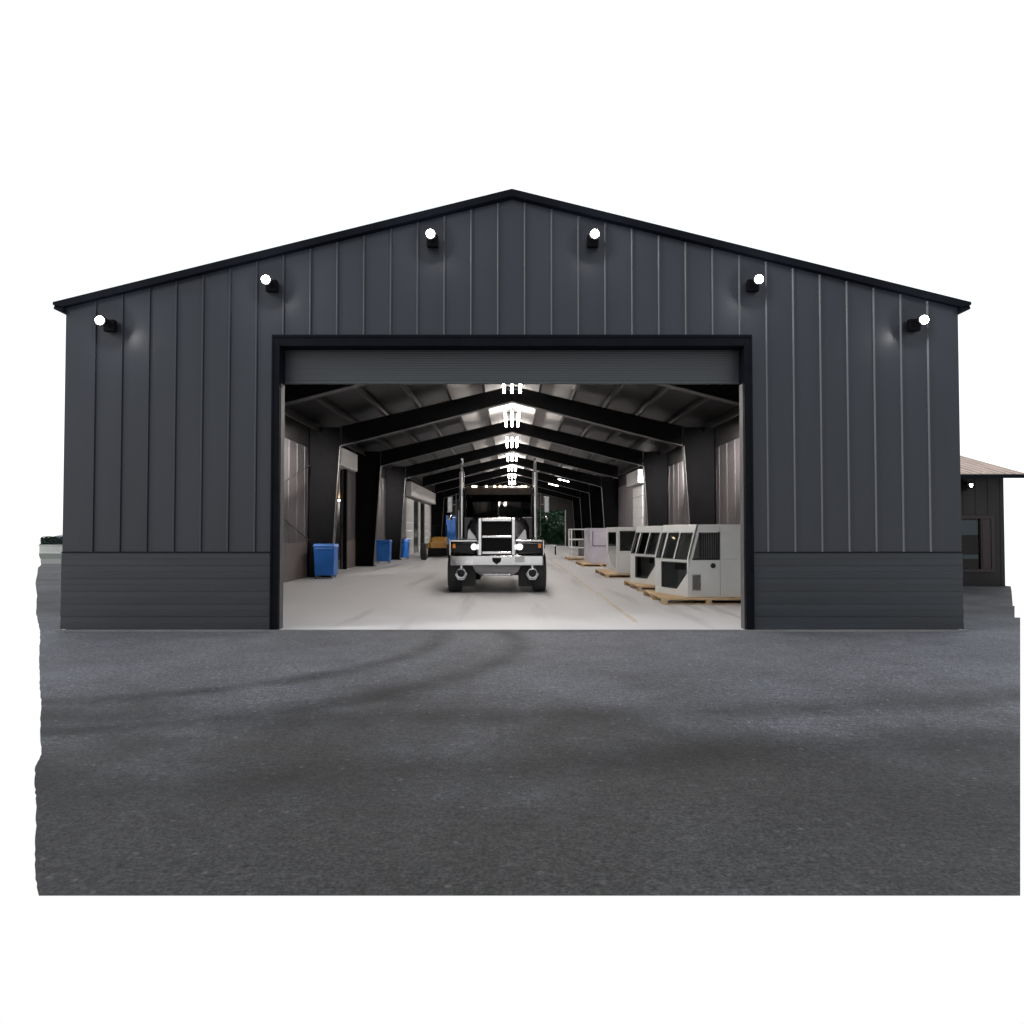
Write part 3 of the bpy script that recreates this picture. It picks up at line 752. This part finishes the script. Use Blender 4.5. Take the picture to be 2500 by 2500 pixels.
    for y0, y1 in ((.04, .50), (.56, .98), (1.06, 1.26)):
        p = [(y0, ZB), (y1, ZB), (y1, ZW), (y0, ZW)]
        gk = MB(); ring_yz(gk, p, .018, .006); go = gk.build('windshield', 'gasket', t)
        gl = MB(); slabx(gl, p, lambda z: xf(z)+.03, .006, SH); gl.build('pane', 'glass', go)
    # side window with a dark louvred sash
    sw = MB()
    sw.box(.10, xr+.01, -.008, .02, ZB-.005, ZB+.03)
    sw.box(xr-.02, xr+.012, -.008, .02, ZB+.031, ZW+.012)
    sw.box(.27, .29, -.006, .02, ZB+.031, ZW)
    so = sw.build('side_window', 'gasket', t)
    gl = MB(); gl.prism([(.10, ZB), (xr, ZB), (xr, ZW), (xf(ZW)+.09, ZW)], 'y', .024, .03); gl.build('pane', 'glass', so)
    sl = MB()
    for i in range(8): sl.box(.30+.05*i, .33+.05*i, .06, .075, ZB+.03, ZW-.02)
    sl.build('blind_or_reflection', 'seat', so)
    # vent, port, panel joint
    vn = MB(); vn.box(.09, .285, -.012, .01, .14, .49); vo = vn.build('vent', 'steel', t, bevel=.02)
    vi = MB(); vi.box(.11, .265, -.016, -.0125, .17, .46)
    vi.build('vent_screen', 'seat', vo)
    po = MB(); po.lathe([(.055, .004), (.058, -.012), (.045, -.016), (.02, -.017)], (.56, 0, .69), 'y', 20); po.build('port', 'gasket', t)
    jo = MB(); jo.box(.714, .722, -.003, .01, .03, ZT-.02); jo.build('panel_joint', 'jamb', t)
    # inside: seat, console and dashboard
    se = MB(); se.box(.75, 1.2, .6, 1.2, .052, .52); se.box(1.1, 1.24, .6, 1.2, .521, 1.2); se.build('seat', 'seat', t, bevel=.05)
    cs = MB(); cs.box(.30, .62, .95, 1.5, .053, .62); cs.build('console', 'jamb', t, bevel=.04)
    dk = MB(); dk.box(1.5, 1.55, .06, Wd-.06, .06, 1.5); dk.build('bulkhead', 'pale', t)
    ds = MB(); ds.box(-.05, .12, .62, 1.05, .56, .74); ds.build('dashboard', 'gasket', t, bevel=.03)
    cb = MB(); cb.box(.10, .26, .28, .55, .22, .46); cb.build('control_box', 'white', t, bevel=.01)
    return t
P0 = pallet('wide wooden pallet under the nearest white cab by the right door jamb', (3.26, 4.15, .017), 3.0, 2.35)
again(P0, (3.33, 7.75, .017), 'wooden pallet under the second white cab, just behind the nearest')
P2 = pallet('wooden pallet under the greyish cab with the tall dark window, third from the doorway', (3.2, 13.4, .017), 2.6, 3.2)
again(P2, (3.14, 21.5, .017), 'wooden pallet under the pale lavender wrapped cab')
P4 = pallet('small wooden pallet under the farthest open steel frame', (3.1, 29.0, .017), 1.9, 2.2)
C0 = cab_module('white operator cab with raked windows, nearest the right door jamb', (3.88, 4.42, .158))
again(C0, (3.86, 8.0, .158), 'white raked operator cab directly behind the nearest one, only its prow windows showing')

def frame_cab(lab, loc, paint, wrapped):
    t = thing('operator_cab', lab, 'machine cab', loc, 0, 'white operator cabs on pallets')
    L, Wd, H = 2.1, 2.9, 1.60
    b_ = MB(); th = .06
    b_.box(0, L, 0, th, 0, .78); b_.box(0, L, 0, th, 1.46, H); b_.box(0, .10, 0, th, .781, 1.459); b_.box(.78, .86, 0, th, .781, 1.459); b_.box(1.5, L, 0, th, .781, 1.459)
    b_.box(L-th, L, th+.001, Wd, 0, H); b_.box(0, L-th-.001, Wd-th, Wd, 0, H); b_.box(0, L-th-.001, th+.001, Wd-th-.001, H-.05, H-.002)
    b_.box(0, L-th-.001, th+.001, Wd-th-.001, 0, .05)
    x0 = lambda z: 0
    slabx(b_, [(th, .05), (Wd-th, .05), (Wd-th, .14), (th, .14)], x0, th)
    slabx(b_, [(th, 1.42), (Wd-th, 1.42), (Wd-th, H-.05), (th, H-.05)], x0, th)
    slabx(b_, [(th+.001, .14), (.25, .14), (.25, 1.42), (th+.001, 1.42)], x0, th)
    slabx(b_, [(2.55, .14), (Wd-th, .14), (Wd-th, 1.42), (2.55, 1.42)], x0, th)
    slabx(b_, [(2.55, .14), (2.55, .6), (1.7, .14)], x0, th)
    b_.build('shell', paint, t, bevel=.012)
    gm = 'lav' if wrapped else 'glass'
    gl = MB(); slabx(gl, [(.25, .14), (1.7, .14), (2.55, .6), (2.55, 1.42), (.25, 1.42)], lambda z: .02, .006); gl.build('tall_window', 'darkglass' if not wrapped else gm, t)
    gl = MB(); gl.box(.10, .78, .02, .028, .78, 1.46); gl.box(.86, 1.5, .02, .028, .78, 1.46); gl.build('side_window', gm, t)
    fr = MB(); fr.box(.10, .78, -.004, .015, .78, .81); fr.box(.10, .13, -.004, .015, .811, 1.46); fr.build('window_frame', 'gasket', t)
    dk = MB(); dk.box(1.3, 1.35, .1, Wd-.1, .06, 1.5); dk.box(.5, .9, .5, 1.6, .051, .7); dk.build('bulkhead', 'seat', t)
    return t
frame_cab('greyish operator cab with tall cut-corner dark window, third from the doorway', (3.62, 13.6, .158), 'white', False)
frame_cab('pale lavender plastic-wrapped cab, fourth from the doorway', (3.55, 21.7, .158), 'lav', True)
t = thing('steel_frame', 'open pale steel cab frame on a pallet, farthest of the right-hand row', 'cab frame', (3.3, 29.2, .158))
def rail(pts, r=.04): return MB().tube(pts, r, 8)
for x in (0, 1.5):
    for y in (0, 1.8): rail([(x, y, 0), (x, y, 1.6)]).build('post', 'white', t)
for z in (.05, .55, 1.0, 1.57):
    r_ = MB()
    for a, b2 in (((0, 0), (1.5, 0)), ((0, 1.8), (1.5, 1.8)), ((0, 0), (0, 1.8)), ((1.5, 0), (1.5, 1.8))): r_.tube([(*a, z), (*b2, z)], .034, 8)
    r_.build('rail', 'white', t)
b_ = MB(); b_.box(.5, 1.2, .3, 1.4, .06, .9); b_.build('load', 'seat', t, bevel=.03)

# ------------------------------------------------------------------ left rear: machine, locker; right rear: bench
t = thing('compact_loader', 'small yellow loader with black tyres, half hidden behind the truck', 'loader', (-4.55, 33.5, .017))
b_ = MB(); b_.box(-.45, .45, -.2, 1.8, .42, .95); b_.prism([(.5, .95), (1.8, .95), (1.75, 1.25), (.7, 1.25)], 'x', -.42, .42); b_.build('body', 'yellow', t, bevel=.05)
b_ = MB()
for sx in (-1, 1):
    for y in (.5, 1.6): b_.box(sx*.4-.03, sx*.4+.03, y, y+.06, 1.251, 1.95)
b_.box(-.43, .43, .45, 1.7, 1.951, 2.0); b_.build('roll_cage', 'frame', t)
for sx in (-1, 1):
    b_ = MB(); b_.prism([(-.9, .45), (-.2, .72), (.9, 1.1), (.9, 1.2), (-.2, .85), (-.95, .58)], 'x', *sorted((sx*.46, sx*.54))); b_.build('lift_arm', 'yellow', t)
    for y in (0, 1.35):
        b_ = MB(); x0, x1 = sorted((sx*.56, sx*.82)); b_.lathe([(.2, 0), (.36, .01), (.43, .05), (.43, .21), (.36, .25), (.2, .26)], (x0, y, .43), 'x', 24)
        wo = b_.build('wheel', 'tyre', t, smooth=True)
        b_ = MB(); b_.lathe([(.19, .02), (.17, .0), (.08, .03), (.02, .03)] if sx < 0 else [(.19, .24), (.17, .26), (.08, .23), (.02, .23)], (x0, y, .43), 'x', 20); b_.build('rim', 'pale', wo, smooth=True)
b_ = MB(); b_.prism([(-.9, .12), (-1.3, .1), (-1.32, .14), (-1.0, .2), (-.95, .6), (-.9, .6)], 'x', -.62, .62); b_.build('bucket', 'frame', t)
t = thing('spool_wheel', 'black wheel with white hub standing left of the yellow loader', 'spare wheel', (-4.95, 29.8, .017))
b_ = MB(); b_.lathe([(.2, 0), (.40, .01), (.46, .06), (.46, .30), (.40, .35), (.2, .36)], (-.18, 0, .46), 'x', 28); b_.build('tyre', 'tyre', t, smooth=True)
b_ = MB(); b_.lathe([(.19, .34), (.17, .37), (.06, .35), (.02, .36)], (-.18, 0, .46), 'x', 24); b_.build('rim', 'pale', t, smooth=True)
t = thing('locker', 'tall blue locker seen between the truck and the left columns', 'locker', (-4.02, 37.0, .017))
b_ = MB(); b_.box(-.32, .32, -.25, .25, .08, 2.65); b_.build('cabinet', 'blue', t, bevel=.02)
for sx in (-1, 1):
    b_ = MB(); b_.box(*sorted((sx*.012, sx*.30)), -.272, -.251, .12, 2.6); do = b_.build('door', 'blue', t, bevel=.008)
    b_ = MB(); b_.box(*sorted((sx*.03, sx*.05)), -.295, -.273, 1.2, 1.4); b_.build('handle', 'steel', do)
    b_ = MB(); b_.box(sx*.27-.03, sx*.27+.03, -.22, .22, 0, .079); b_.build('foot', 'frame', t)
t = thing('work_table', 'low pale table with dark legs to the right of the truck wheel', 'table', (2.55, 38.5, .017))
b_ = MB(); b_.box(-.45, .45, -.3, .3, .62, .68); b_.build('table_top', 'pale', t, bevel=.01)
for sx in (-1, 1):
    for sy in (-1, 1):
        b_ = MB(); b_.box(sx*.4-.03, sx*.4+.03, sy*.25-.03, sy*.25+.03, 0, .619); b_.build('leg', 'frame', t)

# ------------------------------------------------------------------ small building on the right
H = thing('outbuilding', 'small dark brown outbuilding with a rusty corrugated roof and one window', 'outbuilding', (0, 9.8, 0))
wx0, wx1, wz0, wz1 = 13.06, 14.06, .50, 1.98
hb = MB()
hb.box(9.6, wx0, 0, .18, .002, 3.2); hb.box(wx1, 14.46, 0, .18, .002, 3.2); hb.box(wx0, wx1, 0, .18, .002, wz0); hb.box(wx0, wx1, 0, .18, wz1, 3.2)
hb.prism([(.18, .002), (6.0, .002), (6.0, 3.2), (3.0, 4.08), (.18, 3.2)], 'x', 14.28, 14.46)
hb.box(9.6, 14.28, 5.82, 6.0, .002, 3.2)
hb.prism([(.18, .002), (5.82, .002), (5.82, 3.2), (3.0, 4.06), (.18, 3.2)], 'x', 9.6, 9.78)
i = 0
while 12.9+.36*i < 14.44:
    x = 12.9+.36*i; i += 1
    if x < wx1+.1 and x > wx0-.1: hb.box(x, x+.02, -.012, .004, wz1+.12, 3.19)
    else: hb.box(x, x+.02, -.012, .004, .01, 3.19)
hb.build('wall', 'hut', H)
rr = MB(); sl = .27
rr.prism([(-.32, 3.21-.32*sl+.16), (3.0, 3.21+3*sl+.16), (6.3, 3.21-.3*sl+.16), (6.3, 3.21-.3*sl+.12), (3.0, 3.21+3*sl+.12), (-.32, 3.21-.32*sl+.12)], 'x', 9.2, 14.86)
x = 9.25
while x < 14.85:
    rr.prism([(-.318, 3.21-.318*sl+.158), (2.99, 3.21+2.99*sl+.158), (2.99, 3.21+2.99*sl+.185), (-.318, 3.21-.318*sl+.185)], 'x', x, x+.05); x += .24
roo = rr.build('roof', 'rust', H)
fc = MB(); fc.box(9.2, 14.9, -.36, -.325, 3.15, 3.26); fc.prism([(-.32, 3.20), (3.0, 3.20+.90), (3.0, 3.29+.90), (-.32, 3.29)], 'x', 14.862, 14.88); fc.build('fascia', 'trim', roo)
wf = MB(); a = .09
wf.box(wx0-a, wx0, -.03, .12, wz0-a, wz1+a); wf.box(wx1-.0, wx1+a, -.03, .12, wz0-a, wz1+a); wf.box(wx0, wx1, -.03, .12, wz1, wz1+a); wf.box(wx0, wx1, -.03, .12, wz0-a, wz0)
wf.box(wx1-.3, wx1-.002, -.012, .10, wz0+.001, wz1-.001); wf.box(wx1-.26, wx1-.06, -.022, -.013, wz0+.05, wz1-.05)
wo = wf.build('window', 'hutframe', H, bevel=.006)
pn = MB(); pn.box(wx0, wx1-.301, .05, .058, wz0, wz1); pn.build('pane', 'clear', wo)
bl = MB(); bl.box(wx0, wx1-.33, .07, .08, 1.50, 1.94); bl.box(wx0+.02, wx1-.33, .07, .09, .80, .92); bl.build('blind_or_reflection', 'blind_or_reflection', wo)  # pale panels added behind the pane as its painted sky reflection
bk = MB(); bk.box(wx0-.2, wx1+.2, .6, .62, .1, 2.6); bk.build('inner_wall', 'eave', H)
fp = thing('floodlight', 'small black wall lamp on the dark brown outbuilding under its eave', 'floodlight', (13.22, 9.8, 2.9))
b_ = MB(); b_.box(-.12, .1, -.12, -.013, -.1, .2); b_.build('wall_box', 'fixture', fp, bevel=.012)
b_ = MB(); b_.tube([(0, -.12, .1), (.02, -.26, .12)], .03, 8); b_.build('arm', 'fixture', fp)
b_ = MB(); b_.lathe([(.05, -.26), (.11, -.28), (.12, -.36), (.115, -.365)], (.06, 0, .05), 'y', 20); b_.build('lamp_head', 'fixture', fp, smooth=True)
b_ = MB(); b_.lathe([(.045, -.366), (.034, -.378), (.01, -.382)], (.06, 0, .04), 'y', 20); b_.build('lens', 'flood', fp, smooth=True)

# ------------------------------------------------------------------ far left: wall, hedge, hill
w_ = thing('low_wall', 'low pale concrete wall far off left of the warehouse', 'low wall', (0, 42.5, 0))
b_ = MB(); b_.box(-34.7, -12, 0, .3, .002, .56)
b_.build('wall', 'concrete', w_, bevel=.02)
b_ = MB(); b_.box(-34.75, -12, -.03, .33, .561, .63); b_.build('coping', 'concrete', w_, bevel=.01)
def leaves(n, size, fn, name, m, parent):
    mb = MB()
    for _ in range(n):
        c = Vector(fn()); s = size*random.uniform(.6, 1.3)
        q = Matrix.Rotation(random.uniform(0, 6.28), 3, 'Z') @ Matrix.Rotation(random.uniform(-1.2, 1.2), 3, 'X')
        mb.add([c+q @ Vector(p)*s for p in ((-.5, -.3, 0), (.5, -.3, .1), (.5, .3, 0), (-.5, .3, .12))], [(0, 1, 2, 3)])
    return mb.build(name, m, parent, fix=False)
random.seed(11)
hg = thing('hedge', 'dark clipped hedge behind the far low wall', 'hedge', (0, 48, 0))
b_ = MB()
for k in range(24):
    x = -37.6+k*1.0; b_.tube([(x, 0, 0), (x+.1, .1, .9)], .03, 6)
b_.build('stem', 'bark', hg)
cr_ = MB(); cr_.box(-37.8, -14, -.45, .45, .15, 1.1); cr_.build('core', 'hedge', hg)
leaves(16000, .13, lambda: (random.uniform(-37.8, -14), random.uniform(-.6, .6), random.uniform(.2, 1.2)), 'foliage', 'hedge', hg)
hl = MB()
n = 40; top = []
for i in range(n+1):
    x = -57.2+38*i/n
    z = 1.28+.29*min(1, (i+.3)/.6)+.06*math.sin(i*.9)+(.12 if i == 5 else 0)
    top.append((x, z))
rings = []
for x, z in top: rings.append([(x, 78, 0), (x, 81, z*.75), (x, 84, z), (x, 92, z*.8), (x, 98, 0)])
hl.loft(rings); tag(hl.build('hill', 'hill', smooth=True), 'low blue-grey hill on the far left', 'hill', kind='structure')

# ------------------------------------------------------------------ trees beyond the far door
def tree(lab, x, y, h, r, seed):
    random.seed(seed)
    t = thing('tree', lab, 'tree', (x, y, 0), 0, 'trees behind the hall')
    b_ = MB(); b_.tube([(0, 0, 0), (.1, 0, h*.3), (.05, .1, h*.6), (0, 0, h*.85)], .2, 8, .05)
    for k in range(7):
        a = k*2.4; z = h*(.22+.08*k); b_.tube([(0, 0, z), (math.cos(a)*r*.4, math.sin(a)*r*.4, z+.5), (math.cos(a)*r*.75, math.sin(a)*r*.75, z+.8)], .07, 6, .02)
    b_.build('trunk', 'bark', t)
    cl = [(random.gauss(0, r*.42), random.gauss(0, r*.42), h*random.uniform(.06, .92), random.uniform(.6, 1.1)) for _ in range(46)]
    def fn():
        c = random.choice(cl); s = c[3]
        return (c[0]+random.gauss(0, s*.45), c[1]+random.gauss(0, s*.45), max(.1, c[2]+random.gauss(0, s*.4)))
    leaves(11000, .24, fn, 'crown', 'leaf', t)
for k, (x, y, h, r) in enumerate(((-5.6, 80, 6.0, 2.4), (-1.6, 83, 6.4, 2.6), (2.4, 81, 6.0, 2.4), (4.6, 79, 5.8, 2.3), (7.0, 82, 6.4, 2.6), (9.4, 80, 6.0, 2.4))):
    tree(['dark green tree left of the row seen through the far door', 'dark green tree behind the truck cab beyond the far door',
          'dark green tree just right of the truck beyond the far door', 'dark green tree filling the far doorway right of the truck',
          'dark green tree at the right edge of the far doorway', 'dark green tree farthest right behind the hall'][k], x, y, h, r, 20+k)

# ------------------------------------------------------------------ light
w = bpy.data.worlds.new('World'); sc.world = w; w.use_nodes = True
nt = w.node_tree; N = nt.nodes; L = nt.links
bg = N['Background']
sky = N.new('ShaderNodeTexSky'); sky.sky_type = 'NISHITA'; sky.sun_disc = False
EL, AZ = 28, -112                      # sun: up to the left, behind the camera
sky.sun_elevation = R(EL); sky.sun_rotation = R(AZ)
L.new(sky.outputs[0], bg.inputs['Color']); bg.inputs['Strength'].default_value = .05
ov = N.new('ShaderNodeBackground'); ov.inputs['Color'].default_value = (1, 1, 1, 1); ov.inputs['Strength'].default_value = 1.0   # even white overcast
ad = N.new('ShaderNodeAddShader'); L.new(bg.outputs[0], ad.inputs[0]); L.new(ov.outputs[0], ad.inputs[1])
L.new(ad.outputs[0], N['World Output'].inputs['Surface'])
sl_ = bpy.data.lights.new('sun', 'SUN'); sl_.energy = 1.4; sl_.angle = R(14); sl_.color = (1, .97, .92)
so = bpy.data.objects.new('sun', sl_); col.objects.link(so)
dv = Vector((math.sin(R(AZ))*math.cos(R(EL)), math.cos(R(AZ))*math.cos(R(EL)), math.sin(R(EL))))
so.rotation_euler = dv.to_track_quat('Z', 'Y').to_euler(); so.location = dv*40

# ------------------------------------------------------------------ camera
cd = bpy.data.cameras.new('camera'); cam = bpy.data.objects.new('camera', cd); col.objects.link(cam)
cd.sensor_width = 36; cd.lens = 36*1400/1932; cd.clip_end = 600
cam.location = (0, -12, 1.6); cam.rotation_euler = (R(90)+math.atan(37/1400), 0, 0)
sc.camera = cam
sc.view_settings.view_transform = 'Standard'; sc.view_settings.look = 'None'; sc.view_settings.exposure = 0; sc.view_settings.gamma = 1
sc.cycles.max_bounces = 8; sc.cycles.transparent_max_bounces = 12
sc.cycles.sample_clamp_indirect = 6
